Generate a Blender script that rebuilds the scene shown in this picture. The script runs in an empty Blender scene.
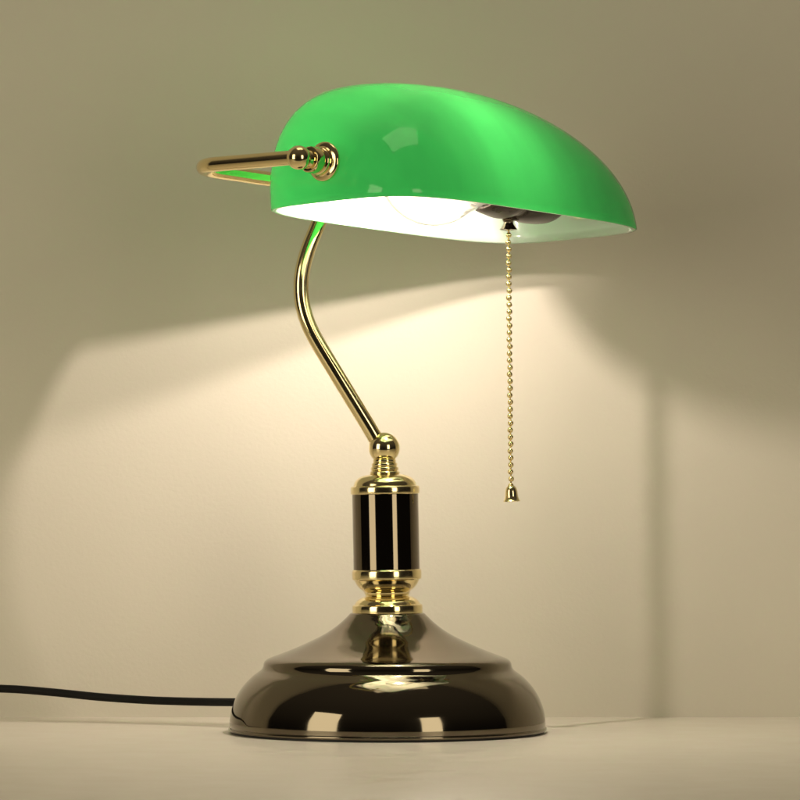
import bpy, bmesh, math
from mathutils import Vector, Matrix

sc = bpy.context.scene
C = sc.collection
S = 0.0005                       # metres per photo pixel at the lamp's axis
PI = math.pi

# ------------------------------------------------------------------ helpers
def mesh_obj(name, bm, mats, parent=None, smooth=True, angle=None):
    bmesh.ops.recalc_face_normals(bm, faces=bm.faces[:])
    me = bpy.data.meshes.new(name)
    bm.to_mesh(me); bm.free()
    for m in (mats if isinstance(mats, (list, tuple)) else [mats]):
        me.materials.append(m)
    if smooth:
        me.polygons.foreach_set('use_smooth', [True] * len(me.polygons))
        if angle:
            me.set_sharp_from_angle(angle=math.radians(angle))
    o = bpy.data.objects.new(name, me)
    C.objects.link(o)
    if parent is not None:
        o.parent = parent
    return o

def smooth_profile(pts, n=4):
    """Catmull-Rom through (r, z) points; a point given as (r, z, 1) stays a sharp corner."""
    out = []
    P = [tuple(p[:2]) for p in pts]
    sharp = [len(p) > 2 for p in pts]
    for i in range(len(P) - 1):
        p1, p2 = P[i], P[i + 1]
        p0 = P[i - 1] if i > 0 and not sharp[i] else (2 * p1[0] - p2[0], 2 * p1[1] - p2[1])
        p3 = P[i + 2] if i + 2 < len(P) and not sharp[i + 1] else (2 * p2[0] - p1[0], 2 * p2[1] - p1[1])
        for k in range(n):
            t = k / n
            out.append(tuple(0.5 * ((2 * p1[j]) + (-p0[j] + p2[j]) * t + (2 * p0[j] - 5 * p1[j] + 4 * p2[j] - p3[j]) * t * t
                             + (-p0[j] + 3 * p1[j] - 3 * p2[j] + p3[j]) * t ** 3) for j in range(2)))
    out.append(P[-1])
    return out

def lathe(bm, prof, M=None, seg=96, cap0=True, cap1=True):
    rings = []
    for r, z in prof:
        r = max(r, 1e-6)
        rings.append([bm.verts.new((r * math.cos(2 * PI * k / seg), r * math.sin(2 * PI * k / seg), z)) for k in range(seg)])
    for a, b in zip(rings[:-1], rings[1:]):
        for k in range(seg):
            bm.faces.new((a[k], a[(k + 1) % seg], b[(k + 1) % seg], b[k]))
    if cap0: bm.faces.new(rings[0][::-1])
    if cap1: bm.faces.new(rings[-1])
    if M is not None:
        vs = [v for r in rings for v in r]
        for v in vs: v.co = M @ v.co
    return bm

def tube(bm, path, rad, seg=28):
    path = [Vector(p) for p in path]
    n = len(path)
    rads = rad if isinstance(rad, (list, tuple)) else [rad] * n
    rings = []
    t0 = (path[1] - path[0]).normalized()
    ref = Vector((0, 0, 1)) if abs(t0.z) < .9 else Vector((1, 0, 0))
    nx = t0.cross(ref).normalized()
    for i, p in enumerate(path):
        t = (path[min(i + 1, n - 1)] - path[max(i - 1, 0)]).normalized()
        nx = (nx - t * nx.dot(t)).normalized()
        ny = t.cross(nx)
        rings.append([bm.verts.new(p + rads[i] * (nx * math.cos(2 * PI * k / seg) + ny * math.sin(2 * PI * k / seg))) for k in range(seg)])
    for a, b in zip(rings[:-1], rings[1:]):
        for k in range(seg):
            bm.faces.new((a[k], a[(k + 1) % seg], b[(k + 1) % seg], b[k]))
    bm.faces.new(rings[0][::-1]); bm.faces.new(rings[-1])
    return bm

def catmull(pts, n=8):
    pts = [Vector(p) for p in pts]
    out = []
    for i in range(len(pts) - 1):
        p1, p2 = pts[i], pts[i + 1]
        p0 = pts[i - 1] if i else 2 * p1 - p2
        p3 = pts[i + 2] if i + 2 < len(pts) else 2 * p2 - p1
        for k in range(n):
            t = k / n
            out.append(0.5 * (2 * p1 + (p2 - p0) * t + (2 * p0 - 5 * p1 + 4 * p2 - p3) * t * t + (3 * p1 - p0 - 3 * p2 + p3) * t ** 3))
    out.append(pts[-1])
    return out

# ------------------------------------------------------------------ materials
def mat(name):
    m = bpy.data.materials.new(name); m.use_nodes = True
    nt = m.node_tree; nt.nodes.clear()
    out = nt.nodes.new('ShaderNodeOutputMaterial')
    return m, nt, out

def principled(name, col, rough=.5, metal=0., bump=0., bscale=300., rvar=0., spec=.5, coat=0., cvar=0., detail=4., hcol=None):
    m, nt, out = mat(name)
    N, L = nt.nodes.new, nt.links.new
    b = N('ShaderNodeBsdfPrincipled')
    b.inputs['Base Color'].default_value = (*col, 1)
    b.inputs['Roughness'].default_value = rough
    b.inputs['Metallic'].default_value = metal
    b.inputs['Specular IOR Level'].default_value = spec
    b.inputs['Coat Weight'].default_value = coat
    b.inputs['Coat Roughness'].default_value = .03
    tc = N('ShaderNodeTexCoord')
    no = N('ShaderNodeTexNoise'); no.inputs['Scale'].default_value = bscale; no.inputs['Detail'].default_value = detail
    L(tc.outputs['Object'], no.inputs['Vector'])
    if rvar:
        n2 = N('ShaderNodeTexNoise'); n2.inputs['Scale'].default_value = 45; n2.inputs['Detail'].default_value = 5
        L(tc.outputs['Object'], n2.inputs['Vector'])
        mr = N('ShaderNodeMapRange'); mr.inputs['From Min'].default_value = .35; mr.inputs['From Max'].default_value = .7
        mr.inputs['To Min'].default_value = rough; mr.inputs['To Max'].default_value = rough + rvar
        L(n2.outputs['Fac'], mr.inputs['Value']); L(mr.outputs['Result'], b.inputs['Roughness'])
    if cvar:
        n3 = N('ShaderNodeTexNoise'); n3.inputs['Scale'].default_value = 9; n3.inputs['Detail'].default_value = 6
        L(tc.outputs['Object'], n3.inputs['Vector'])
        mx = N('ShaderNodeMix'); mx.data_type = 'RGBA'
        mx.inputs['A'].default_value = (*[c * (1 - cvar) for c in col], 1)
        mx.inputs['B'].default_value = (*[min(1, c * (1 + cvar)) for c in col], 1)
        L(n3.outputs['Fac'], mx.inputs['Factor']); L(mx.outputs['Result'], b.inputs['Base Color'])
    if bump:
        bp = N('ShaderNodeBump'); bp.inputs['Strength'].default_value = bump; bp.inputs['Distance'].default_value = .0004
        L(no.outputs['Fac'], bp.inputs['Height']); L(bp.outputs['Normal'], b.inputs['Normal'])
    L(b.outputs['BSDF'], out.inputs['Surface'])
    return m

BRASS = principled('polished_brass', (.90, .76, .42), .09, 1., rvar=.06)
BRASS_D = principled('darkened_brass', (.86, .71, .38), .10, 1., rvar=.06)  # same brass; dark room reflections put into a slightly deeper colour
GUN = principled('gunmetal_plating', (.18, .152, .11), .045, 1., rvar=.06)
DARK = principled('black_nickel_plating', (.17, .14, .10), .05, 1., rvar=.02)
BLACK = principled('black_enamel', (.008, .007, .006), .06, 0., coat=.6, spec=.6)
RUBBER = principled('black_rubber', (.012, .011, .010), .55)
BAKE = principled('brown_bakelite', (.013, .009, .006), .22, 0., rvar=.1)
CORD = principled('black_cord', (.005, .005, .0045), .62, spec=.2, bump=.3, bscale=900)
WALL = principled('cream_wall', (.71, .67, .565), .75, 0., bump=.25, bscale=520, cvar=.03, spec=.25)
TABLE = principled('cream_tabletop', (.79, .735, .63), .30, 0., bump=.06, bscale=420, cvar=.03, rvar=.12, spec=.4)

def shade_mat(name, dif, tra, f, rough, clear, fc, streak=0.):
    m, nt, out = mat(name)
    N, L = nt.nodes.new, nt.links.new
    d = N('ShaderNodeBsdfDiffuse'); d.inputs['Color'].default_value = (*dif, 1)
    t = N('ShaderNodeBsdfTranslucent'); t.inputs['Color'].default_value = (*tra, 1)
    mx = N('ShaderNodeMixShader'); mx.inputs['Fac'].default_value = f
    if streak:          # drawn glass: the green layer is a little uneven, in faint streaks across the shade
        tc = N('ShaderNodeTexCoord'); mp = N('ShaderNodeMapping'); mp.inputs['Scale'].default_value = (3.2, .7, .9)
        mp.inputs['Rotation'].default_value = (0, 0, .35)
        no = N('ShaderNodeTexNoise'); no.inputs['Scale'].default_value = 28; no.inputs['Detail'].default_value = 3
        cm = N('ShaderNodeMix'); cm.data_type = 'RGBA'
        cm.inputs['A'].default_value = (*[c * (1 - streak) for c in tra], 1); cm.inputs['B'].default_value = (*[c * (1 + streak) for c in tra], 1)
        L(tc.outputs['Object'], mp.inputs['Vector']); L(mp.outputs[0], no.inputs['Vector'])
        L(no.outputs['Fac'], cm.inputs['Factor']); L(cm.outputs['Result'], t.inputs['Color'])
    g = N('ShaderNodeBsdfGlossy'); g.inputs['Roughness'].default_value = rough
    lw = N('ShaderNodeLayerWeight'); lw.inputs['Blend'].default_value = .5
    pw = N('ShaderNodeMath'); pw.operation = 'POWER'; pw.inputs[1].default_value = 5
    fr = N('ShaderNodeMath'); fr.operation = 'MULTIPLY_ADD'; fr.inputs[1].default_value = .90; fr.inputs[2].default_value = .04
    L(lw.outputs['Facing'], pw.inputs[0]); L(pw.outputs[0], fr.inputs[0])
    m2 = N('ShaderNodeMixShader')
    L(d.outputs[0], mx.inputs[1]); L(t.outputs[0], mx.inputs[2])
    tp = N('ShaderNodeBsdfTransparent'); tp.inputs['Color'].default_value = (*clear, 1)
    m3 = N('ShaderNodeMixShader'); m3.inputs['Fac'].default_value = fc
    L(mx.outputs[0], m3.inputs[1]); L(tp.outputs[0], m3.inputs[2])
    L(fr.outputs[0], m2.inputs['Fac']); L(m3.outputs[0], m2.inputs[1]); L(g.outputs[0], m2.inputs[2])
    L(m2.outputs[0], out.inputs['Surface'])
    return m
GREEN = shade_mat('green_cased_glass', (.018, .42, .10), (.024, .225, .050), .50, .09, (.05, 1, .18), 0., streak=.2)
OPAL = shade_mat('white_opal_lining', (.84, .85, .80), (.90, .95, .86), .10, .10, (1, 1, .95), .42)

def bulb_mat():
    m, nt, out = mat('lit_bulb_glass')
    N, L = nt.nodes.new, nt.links.new
    e = N('ShaderNodeEmission'); e.inputs['Color'].default_value = (1, .86, .64, 1); e.inputs['Strength'].default_value = 4
    t = N('ShaderNodeBsdfTransparent')
    g = N('ShaderNodeBsdfGlossy'); g.inputs['Roughness'].default_value = .04
    lw = N('ShaderNodeLayerWeight'); lw.inputs['Blend'].default_value = .05
    mx = N('ShaderNodeMixShader'); mx.inputs['Fac'].default_value = .15
    m2 = N('ShaderNodeMixShader')
    L(t.outputs[0], mx.inputs[1]); L(e.outputs[0], mx.inputs[2])
    L(lw.outputs['Fresnel'], m2.inputs['Fac']); L(mx.outputs[0], m2.inputs[1]); L(g.outputs[0], m2.inputs[2])
    L(m2.outputs[0], out.inputs['Surface'])
    return m
BULB = bulb_mat()

# ------------------------------------------------------------------ the setting
WALL_Y = 0.130
def sheet(name, co, m):
    bm = bmesh.new()
    vs = [bm.verts.new(c) for c in co]
    bm.faces.new(vs)
    return bm
# tabletop: a slab with a rounded front edge, long enough to run out of frame
bm = bmesh.new()
prof = [(WALL_Y + .03, 0.0), (-.50, 0.0)]
for k in range(1, 9):
    a = PI / 2 * k / 8
    prof.append((-.50 - .006 * math.sin(a), -.006 + .006 * math.cos(a)))
prof += [(-.506, -.03), (WALL_Y + .03, -.03)]
L_ = [bm.verts.new((-1.6, y, z)) for y, z in prof]; R_ = [bm.verts.new((1.6, y, z)) for y, z in prof]
n = len(prof)
for i in range(n):
    bm.faces.new((L_[i], L_[(i + 1) % n], R_[(i + 1) % n], R_[i]))
bm.faces.new(L_[::-1]); bm.faces.new(R_)
table = mesh_obj('tabletop', bm, TABLE, angle=30); table['kind'] = 'structure'
bm = bmesh.new()
bmesh.ops.create_cube(bm, size=1, matrix=Matrix.Translation((0, WALL_Y + .02, .55)) @ Matrix.Diagonal((3.2, .04, 1.6, 1)))
wall = mesh_obj('wall', bm, WALL, smooth=False); wall['kind'] = 'structure'
wall.location.z = 0
# ------------------------------------------------------------------ the lamp
AX = (387.5 - 400) * S
lamp = bpy.data.objects.new('desk_lamp', None)
C.objects.link(lamp)
lamp.location = (AX, 0, 0)
lamp['label'] = "lit banker's desk lamp with green glass shade, brass arm and dark domed base"
lamp['category'] = 'desk lamp'
def zz(y): return (732.5 - y) * S

# base: everything below is in the lamp's own frame (origin under its axis)
prof = [(150, 730.4, 1), (158.4, 730.4, 1), (159.0, 729.9), (159.2, 728.4), (158.8, 727.2), (157.9, 726.8, 1), (157.8, 720), (156.2, 710), (152.3, 699), (147.3, 690), (141.5, 682.6),
        (135.2, 676.4), (129.6, 672.2), (126.0, 669.2), (124.4, 666.4), (123.8, 663.4), (122.4, 660.8), (119.4, 658.6), (114, 656.4), (104, 652.8), (92, 648.0), (80, 642.6), (68, 636.8), (58, 631.0),
        (50, 625.2), (44, 620), (39.5, 615.6), (36.2, 612.8), (30, 612.2, 1)]
pp = [(p[0] * S, zz(p[1]), *p[2:]) for p in prof]
bm = bmesh.new(); lathe(bm, smooth_profile(pp, 5), seg=192)
base = mesh_obj('base', bm, GUN, lamp, angle=40)
bm = bmesh.new()
lathe(bm, [(140 * S, 0), (155.6 * S, 0), (156.6 * S, .0003), (156.6 * S, .00112), (150 * S, .00115)], seg=160)
foot = mesh_obj('foot_ring', bm, RUBBER, base, angle=40)
# the stem leans a touch to the left, as in the photo
LEAN = Matrix.Translation((0, 0, zz(612))) @ Matrix.Rotation(math.radians(-1.15), 4, 'Y') @ Matrix.Translation((0, 0, -zz(612)))
def part(name, prof, m, parent=lamp, sub=4, M=LEAN, seg=96, angle=35):
    pp = [(p[0] * S, zz(p[1]), *p[2:]) for p in prof]
    bm = bmesh.new(); lathe(bm, smooth_profile(pp, sub), M, seg)
    return mesh_obj(name, bm, m, parent, angle=angle)
collar = part('base_collar', [(30, 614, 1), (34.6, 614, 1), (35.2, 612.5), (35.2, 606.2), (34.4, 604.6, 1), (33.2, 604.2, 1), (30.5, 600.5), (26.5, 597.6), (22.5, 596, 1), (21.5, 594.6), (20, 593, 1)], BRASS)
low = part('lower_cup', [(20, 595, 1), (22.2, 594.2), (22.8, 592.4, 1), (24, 590.8), (27.5, 588), (30.6, 584), (32.6, 580, 1), (34.2, 579.2), (34.8, 577.6), (34.8, 571.4), (34.2, 570, 1), (30, 570, 1)], BRASS)
column = part('column', [(33.2, 571, 1), (33.2, 492, 1)], DARK)
cap = part('column_cap', [(30, 494, 1), (33.7, 494, 1), (34.5, 492.8), (34.5, 487.4), (33.4, 486, 1), (31.6, 485.6, 1), (30.2, 481.5), (26.5, 477.6), (21, 475.2), (15.5, 474.2, 1), (14, 474, 1)], BRASS)
neck = part('ribbed_neck', [(14, 475, 1), (14.8, 473.8), (14.9, 472), (13.3, 470.6, 1), (13.9, 469.2), (13.9, 467.6), (12.4, 466.4, 1), (12.9, 465.2), (12.8, 463.4), (11.2, 462.4, 1), (11.6, 461.4), (11.4, 459.8), (9.6, 458.6, 1), (9.2, 456, 1)], BRASS)
ballprof = [(15.6 * math.sin(a), 448 - 15.6 * math.cos(a)) for a in [PI * (k / 24) for k in range(1, 24)]][::-1]
ball = part('swivel_ball', ballprof, BRASS, sub=1, angle=None)
bm = bmesh.new()     # small brass rim ring where the cup meets the column
lathe(bm, [(p[0] * S, zz(p[1])) for p in [(33.1, 571.5), (34.0, 571.2), (34.2, 569.6), (33.1, 569.2)]], LEAN)
trim = mesh_obj('trim_ring', bm, BRASS, low, angle=None)

# head frame ------------------------------------------------------
A_, B_, H_ = .0974, .0556, .0662
YAW, TILT, PEX, QF, QB, SH, RR, QV = .850, .0407, 4.25, 1.61, 4.0, .143, .050, 2.08
ORIG = Vector(((457.2 - 400) * S * (2.07 / 2.1) - AX, -.030, .13125 + (470 - 219.8) * S * (2.07 / 2.1)))
Lx = Vector((math.cos(YAW), math.sin(YAW), 0)); Qx = Vector((math.sin(YAW), -math.cos(YAW), 0)); Zx = Vector((0, 0, 1))
def head(u, v, w):
    v2 = v * math.cos(TILT) - w * math.sin(TILT); w2 = v * math.sin(TILT) + w * math.cos(TILT)
    u2 = u * math.cos(RR) + w2 * math.sin(RR); w3 = -u * math.sin(RR) + w2 * math.cos(RR)
    return ORIG + Lx * u2 + Qx * v2 + Zx * w3
o_, ex, ey, ez = head(0, 0, 0), head(1, 0, 0) - ORIG, head(0, 1, 0) - ORIG, head(0, 0, 1) - ORIG
HM = Matrix(((ex.x, ey.x, ez.x, o_.x), (ex.y, ey.y, ez.y, o_.y), (ex.z, ey.z, ez.z, o_.z), (0, 0, 0, 1)))
def sgn(x): return -1 if x < 0 else 1
def shade_pt(th, ps, off=0.):
    A, B, H = A_ - off, B_ - off, H_ - off
    c, s = math.cos(th), math.sin(th); e = 2 / PEX
    U = A * sgn(c) * abs(c) ** e; V = B * sgn(s) * abs(s) ** e
    m = .5 + .5 * math.tanh(V / B * 2); q = QF * m + QB * (1 - m)
    cp = max(math.cos(ps), 0.)
    R = cp ** (2 / q); W = H * math.sin(ps) ** (2 / QV)
    return (U * R, V * R - SH * W, W)
NT, NP = 192, 56
def theta_samples(n):
    # even arc length round the rim
    M_ = 6000; pts = [shade_pt(2 * PI * k / M_, 0) for k in range(M_ + 1)]
    d = [0.]
    for a, b in zip(pts[:-1], pts[1:]): d.append(d[-1] + math.hypot(a[0] - b[0], a[1] - b[1]))
    out = []; j = 0
    for i in range(n):
        t = d[-1] * i / n
        while d[j + 1] < t: j += 1
        out.append(2 * PI * (j + (t - d[j]) / max(d[j + 1] - d[j], 1e-9)) / M_)
    return out
ths = theta_samples(NT)
bm = bmesh.new()
def shell(off):
    rows = []
    for i in range(NP):
        s = i / NP
        ps = PI / 2 * (1 - (1 - s) ** 1.8)
        rows.append([bm.verts.new(shade_pt(th, ps, off)) for th in ths])
    top = bm.verts.new(shade_pt(0, PI / 2, off))
    fs = []
    for a, b in zip(rows[:-1], rows[1:]):
        for k in range(NT):
            fs.append(bm.faces.new((a[k], a[(k + 1) % NT], b[(k + 1) % NT], b[k])))
    for k in range(NT):
        fs.append(bm.faces.new((rows[-1][k], rows[-1][(k + 1) % NT], top)))
    return rows[0], fs
TH = .0026
ro, fo = shell(0)
ri, fi = shell(TH)
mid = []
for k in range(NT):
    p = (ro[k].co + ri[k].co) / 2
    mid.append((bm.verts.new(ro[k].co * .75 + ri[k].co * .25 + Vector((0, 0, -.0006))), bm.verts.new(ro[k].co * .25 + ri[k].co * .75 + Vector((0, 0, -.0006)))))
for k in range(NT):
    j = (k + 1) % NT
    bm.faces.new((ro[k], ro[j], mid[j][0], mid[k][0])).material_index = 0
    bm.faces.new((mid[k][0], mid[j][0], mid[j][1], mid[k][1])).material_index = 1
    bm.faces.new((mid[k][1], mid[j][1], ri[j], ri[k])).material_index = 1
for f in fi: f.material_index = 1
shade = mesh_obj('lamp_shade', bm, [GREEN, OPAL], lamp)
shade.matrix_local = HM

# yoke: knob axis through both ends of the shade, rod round the back
WK = .0185                      # height of the knob axis over the rim plane
D_ = .0735
VB = -.012 * 0
RT = .0036
UE = A_ + .0190
def bend(p, c, q, r, n=10):
    p, c, q = Vector(p), Vector(c), Vector(q)
    a, b = (p - c).normalized(), (q - c).normalized()
    s, e = c + a * r, c + b * r
    out = []
    o = c + (a + b) * r
    for k in range(n + 1):
        t = PI / 2 * k / n
        out.append(o - b * r * math.cos(t) - a * r * math.sin(t))
    return out
WY = WK + .0022
path = [(-UE, 0, WK)] + bend((-UE, 0, WK), (-UE, -D_, WY), (0, -D_, WY), .021) + bend((0, -D_, WY), (UE, -D_, WY), (UE, 0, WK), .021) + [(UE, 0, WK)]
bm = bmesh.new(); tube(bm, path, RT, 32)
yoke = mesh_obj('yoke', bm, BRASS_D, lamp, angle=50); yoke.matrix_local = HM
# sleeve in the middle of the bar, where the arm meets it
bm = bmesh.new()
Mx = Matrix.Translation((0, -D_, WY)) @ Matrix.Rotation(PI / 2, 4, 'Y')
lathe(bm, smooth_profile([(.0037, -.009, 1), (.0052, -.0088), (.0055, -.0075), (.0055, .0075), (.0052, .0088), (.0037, .009, 1)], 3), Mx, 48)
slv = mesh_obj('joint_sleeve', bm, BRASS, yoke, angle=40)
for sd in (-1, 1):
    Mk = Matrix.Translation((sd * A_, 0, WK)) @ Matrix.Rotation(sd * PI / 2, 4, 'Y')     # +z points outwards
    bm = bmesh.new()
    # screw, flange, two stacked rings, necked to the ball
    lathe(bm, smooth_profile([(.0034, -.012, 1), (.0034, -.0015, 1), (.0090, -.0012, 1), (.0095, -.0004), (.0095, .0008), (.0088, .0016), (.0072, .0021, 1), (.0068, .0026, 1),
          (.0068, .0044), (.0062, .0052, 1), (.0058, .0056, 1), (.0063, .0059), (.0063, .0104), (.0058, .0112, 1), (.0046, .0114, 1), (.0042, .0150, 1)], 3), Mk, 64)
    kn = mesh_obj('shade_knob', bm, BRASS_D, lamp, angle=35); kn.matrix_local = HM
    bm = bmesh.new()
    lathe(bm, [(.0058 * math.sin(PI * k / 20), .0180 - .0058 * math.cos(PI * k / 20)) for k in range(1, 20)], Mk, 48)
    kb = mesh_obj('knob_ball', bm, BRASS_D, kn)
bm = bmesh.new()

# arm: bent tube from the ball to the middle of the bar, in the plane of the yoke arms
end = head(0, -D_, WY)
def armpt(x, y):
    Y = max(0., min(1., (440 - y) / 262)) ** 4.5 * end.y
    f = (2.1 + Y) / 2.1
    return Vector(((x - 400) * S * f - AX, Y, .13125 + (470 - y) * S * f))
pts = [armpt(379.5, 446), armpt(371, 430.5), armpt(353, 401), armpt(335.6, 372.5), armpt(319, 345), armpt(310, 328), armpt(304, 311), armpt(301.2, 294), armpt(301.8, 275), armpt(306.5, 254), armpt(314.5, 233), armpt(325, 211), end + Vector((-.0035, .000, -.006)), end]
bm = bmesh.new(); tube(bm, catmull(pts, 8), .0038, 36)
arm = mesh_obj('arm', bm, BRASS, lamp)

# socket, bulb, pull switch
WS = .0225
Mu = Matrix.Translation((0, 0, WS)) @ Matrix.Rotation(PI / 2, 4, 'Y')   # lathe z = +u
bm = bmesh.new()
lathe(bm, smooth_profile([(.0120, .0195, 1), (.0150, .0190, 1), (.0168, .0225), (.0180, .0290), (.0186, .0345), (.0176, .0392), (.0166, .0410, 1), (.0166, .0440, 1), (.0180, .0470), (.0190, .0530),
      (.0188, .0620), (.0176, .0690), (.0140, .0740), (.0070, .0765), (.0045, .0770, 1), (.0045, .0930, 1)], 4), Mu, 72)
sock = mesh_obj('socket', bm, BAKE, lamp, angle=35); sock.matrix_local = HM
bm = bmesh.new()
bp = [(.027 * math.sin(a), -.018 - .027 * math.cos(a)) for a in [PI * k / 30 for k in range(1, 22)]]
bp += [(.0178, .0085), (.0150, .0130), (.0135, .0175), (.0130, .0215)]
lathe(bm, bp, Mu, 72)
bulb = mesh_obj('light_bulb', bm, BULB, lamp); bulb.matrix_local = HM
bm = bmesh.new()
lathe(bm, smooth_profile([(.0095, .0215, 1), (.0122, .0210, 1), (.0126, .0170), (.0122, .0145), (.0100, .0138, 1)], 3), Mu, 48)
mesh_obj('screw_cap', bm, BRASS, bulb, angle=35)

# pull chain: switch spout under the socket, beads, bell
UC, VC = .0485, -.0075
ct = head(UC, VC, WS - .0165)
def topx(pt): return pt.x + AX
bm = bmesh.new()
lathe(bm, smooth_profile([(.0030, .004, 1), (.0034, .0005), (.0030, -.0012, 1), (.0024, -.0020), (.0028, -.0034), (.0042, -.0052, 1), (.0046, -.0058), (.0030, -.0060, 1), (.0022, -.0050, 1)], 3), Matrix.Translation(ct), 40)
spout = mesh_obj('switch_spout', bm, DARK, lamp, angle=35)
bm = bmesh.new()
z0 = ct.z - .0050; pitch = .00350; nb = 0
zend = .13125 + (470 - 487) * S
lean = math.tan(math.radians(.55))
z = z0
while z > zend:
    M = Matrix.Translation((ct.x + (z0 - z) * lean, ct.y, z))
    M = Matrix.Translation((.00016 * math.sin(nb * 2.3), .00012 * math.cos(nb * 1.7), 0)) @ M @ Matrix.Rotation(nb * 1.1, 4, 'X')
    bmesh.ops.create_uvsphere(bm, u_segments=16, v_segments=10, radius=.0015, matrix=M)
    z -= pitch * (1 + .02 * math.sin(nb * 3.1)); nb += 1
xe = ct.x + (z0 - z) * lean
tube(bm, [(ct.x, ct.y, ct.z), (xe, ct.y, z)], .00035, 10)
chain = mesh_obj('pull_chain', bm, BRASS, lamp)
bm = bmesh.new()
zb = .13125 + (470 - 487) * S
lathe(bm, smooth_profile([(.0008, .0010, 1), (.0016, .0006), (.0026, -.0006), (.0031, -.0024), (.0033, -.0045), (.0038, -.0062), (.0043, -.0070, 1), (.0042, -.0074, 1), (.0032, -.0068), (.0026, -.0050, 1), (.0020, -.0048, 1)], 4),
      Matrix.Translation((xe, ct.y, zb)) @ Matrix.Rotation(math.radians(-3), 4, 'Y'), 40)
bell = mesh_obj('bell_pull', bm, BRASS, chain, angle=40)

# power cord
def cpt(x, y, Y):
    f = (2.1 + Y) / 2.1
    return Vector(((x - 400) * S * f - AX, Y, .13125 + (470 - y) * S * f))
cp = [cpt(262, 702.5, .030), cpt(232, 702.2, .042), cpt(200, 701.8, .055), cpt(150, 700.3, .070), (cpt(100, 697.0, .082)), cpt(55, 692.5, .090), cpt(10, 689, .096), cpt(-40, 688.5, .101), cpt(-110, 694, .106), cpt(-200, 707, .110), cpt(-400, 717.5, .112), cpt(-900, 718.3, .112)]
cp[-1].z = cp[-2].z = .0019; cp[-3].z = .0045
bm = bmesh.new(); tube(bm, catmull(cp, 8), .0021, 20)
cord = mesh_obj('power_cord', bm, CORD, lamp)
bm = bmesh.new()
d = (cp[1] - cp[0]).normalized()
q = d.to_track_quat('Z', 'Y').to_matrix().to_4x4()
lathe(bm, smooth_profile([(.0034, -.001, 1), (.0044, 0), (.0044, .004), (.0036, .0048, 1), (.0022, .005, 1)], 3), Matrix.Translation(cp[0] + d * .004) @ q, 32)
mesh_obj('grommet', bm, RUBBER, cord, angle=40)

# ------------------------------------------------------------------ lights
def world_pt(u, v, w): return head(u, v, w) + Vector((AX, 0, 0))
def bulb_source(kind, u, v, w, e, aim=None):
    l = bpy.data.lights.new('bulb_light', kind); l.energy = e; l.color = (1, .835, .74)
    o = bpy.data.objects.new('bulb_light', l); C.objects.link(o); o.location = world_pt(u, v, w)
    if kind == 'POINT':
        l.shadow_soft_size = .0026
        l.use_soft_falloff = False
    else:
        l.shape = 'DISK'; l.size = .0042
        d = world_pt(*aim) - world_pt(0, 0, 0)
        o.rotation_euler = d.to_track_quat('-Z', 'Y').to_euler()
bulb_source('POINT', -.015, .0005, .0230, 1.32)
bulb_source('AREA', -.020, .0005, .0125, .52, (-.15, -1, .32))  # added one-sided disc in the bulb, aimed back at wall and crown
def softbox(name, az, dist, z, w, h, e, col):
    l = bpy.data.lights.new(name, 'AREA'); l.shape = 'RECTANGLE'; l.size = w; l.size_y = h; l.energy = e; l.color = col
    o = bpy.data.objects.new(name, l); C.objects.link(o)
    a = math.radians(az)
    o.location = (AX + dist * math.sin(a), -dist * math.cos(a), z)
    t = Vector((AX, 0, z * .6 + .08)) - o.location
    o.rotation_euler = t.to_track_quat('-Z', 'Y').to_euler()
l = bpy.data.lights.new('overhead_fill', 'AREA'); l.shape = 'RECTANGLE'; l.size = .55; l.size_y = .38; l.energy = 1.1; l.color = (1, .90, .64)  # added fill from above, brightens the tabletop and the shade's top
o = bpy.data.objects.new('overhead_fill', l); C.objects.link(o); o.location = (.05, -.06, 1.15)
o.rotation_euler = (Vector((.03, -.02, .3)) - o.location).to_track_quat('-Z', 'Y').to_euler()
softbox('softbox', -47, 1.5, .42, .60, .95, 5.7, (1, .89, .66))
softbox('softbox', 32, 1.6, .38, .42, .80, 3.5, (1, .89, .66))

w = bpy.data.worlds.new('World'); sc.world = w; w.use_nodes = True
bg = w.node_tree.nodes['Background']; bg.inputs['Color'].default_value = (1, .86, .66, 1); bg.inputs['Strength'].default_value = 1
_nt = w.node_tree
tc = _nt.nodes.new('ShaderNodeTexCoord'); sx = _nt.nodes.new('ShaderNodeSeparateXYZ'); rp = _nt.nodes.new('ShaderNodeValToRGB')
rp.color_ramp.elements[0].position = .05; rp.color_ramp.elements[0].color = (.012, .010, .008, 1)
rp.color_ramp.elements[1].position = .95; rp.color_ramp.elements[1].color = (.085, .07, .05, 1)
_nt.links.new(tc.outputs['Generated'], sx.inputs[0]); _nt.links.new(sx.outputs['Z'], rp.inputs[0]); _nt.links.new(rp.outputs[0], bg.inputs['Color'])

# ------------------------------------------------------------------ camera
cd = bpy.data.cameras.new('camera'); cam = bpy.data.objects.new('camera', cd); C.objects.link(cam)
cam.location = (0, -2.1, .13125); cam.rotation_euler = (PI / 2, 0, 0)
cd.sensor_width = 36; cd.lens = 36 * 2.1 / .4; cd.shift_y = 70 / 800; cd.clip_start = .05; cd.clip_end = 50
sc.camera = cam
sc.view_settings.view_transform = 'Standard'; sc.view_settings.look = 'None'
sc.view_settings.exposure = .1; sc.view_settings.gamma = 1
sc.cycles.use_denoising = True
sc.cycles.max_bounces = 14; sc.cycles.diffuse_bounces = 8; sc.cycles.glossy_bounces = 8; sc.cycles.transmission_bounces = 10; sc.cycles.transparent_max_bounces = 12
sc.cycles.sample_clamp_indirect = 6
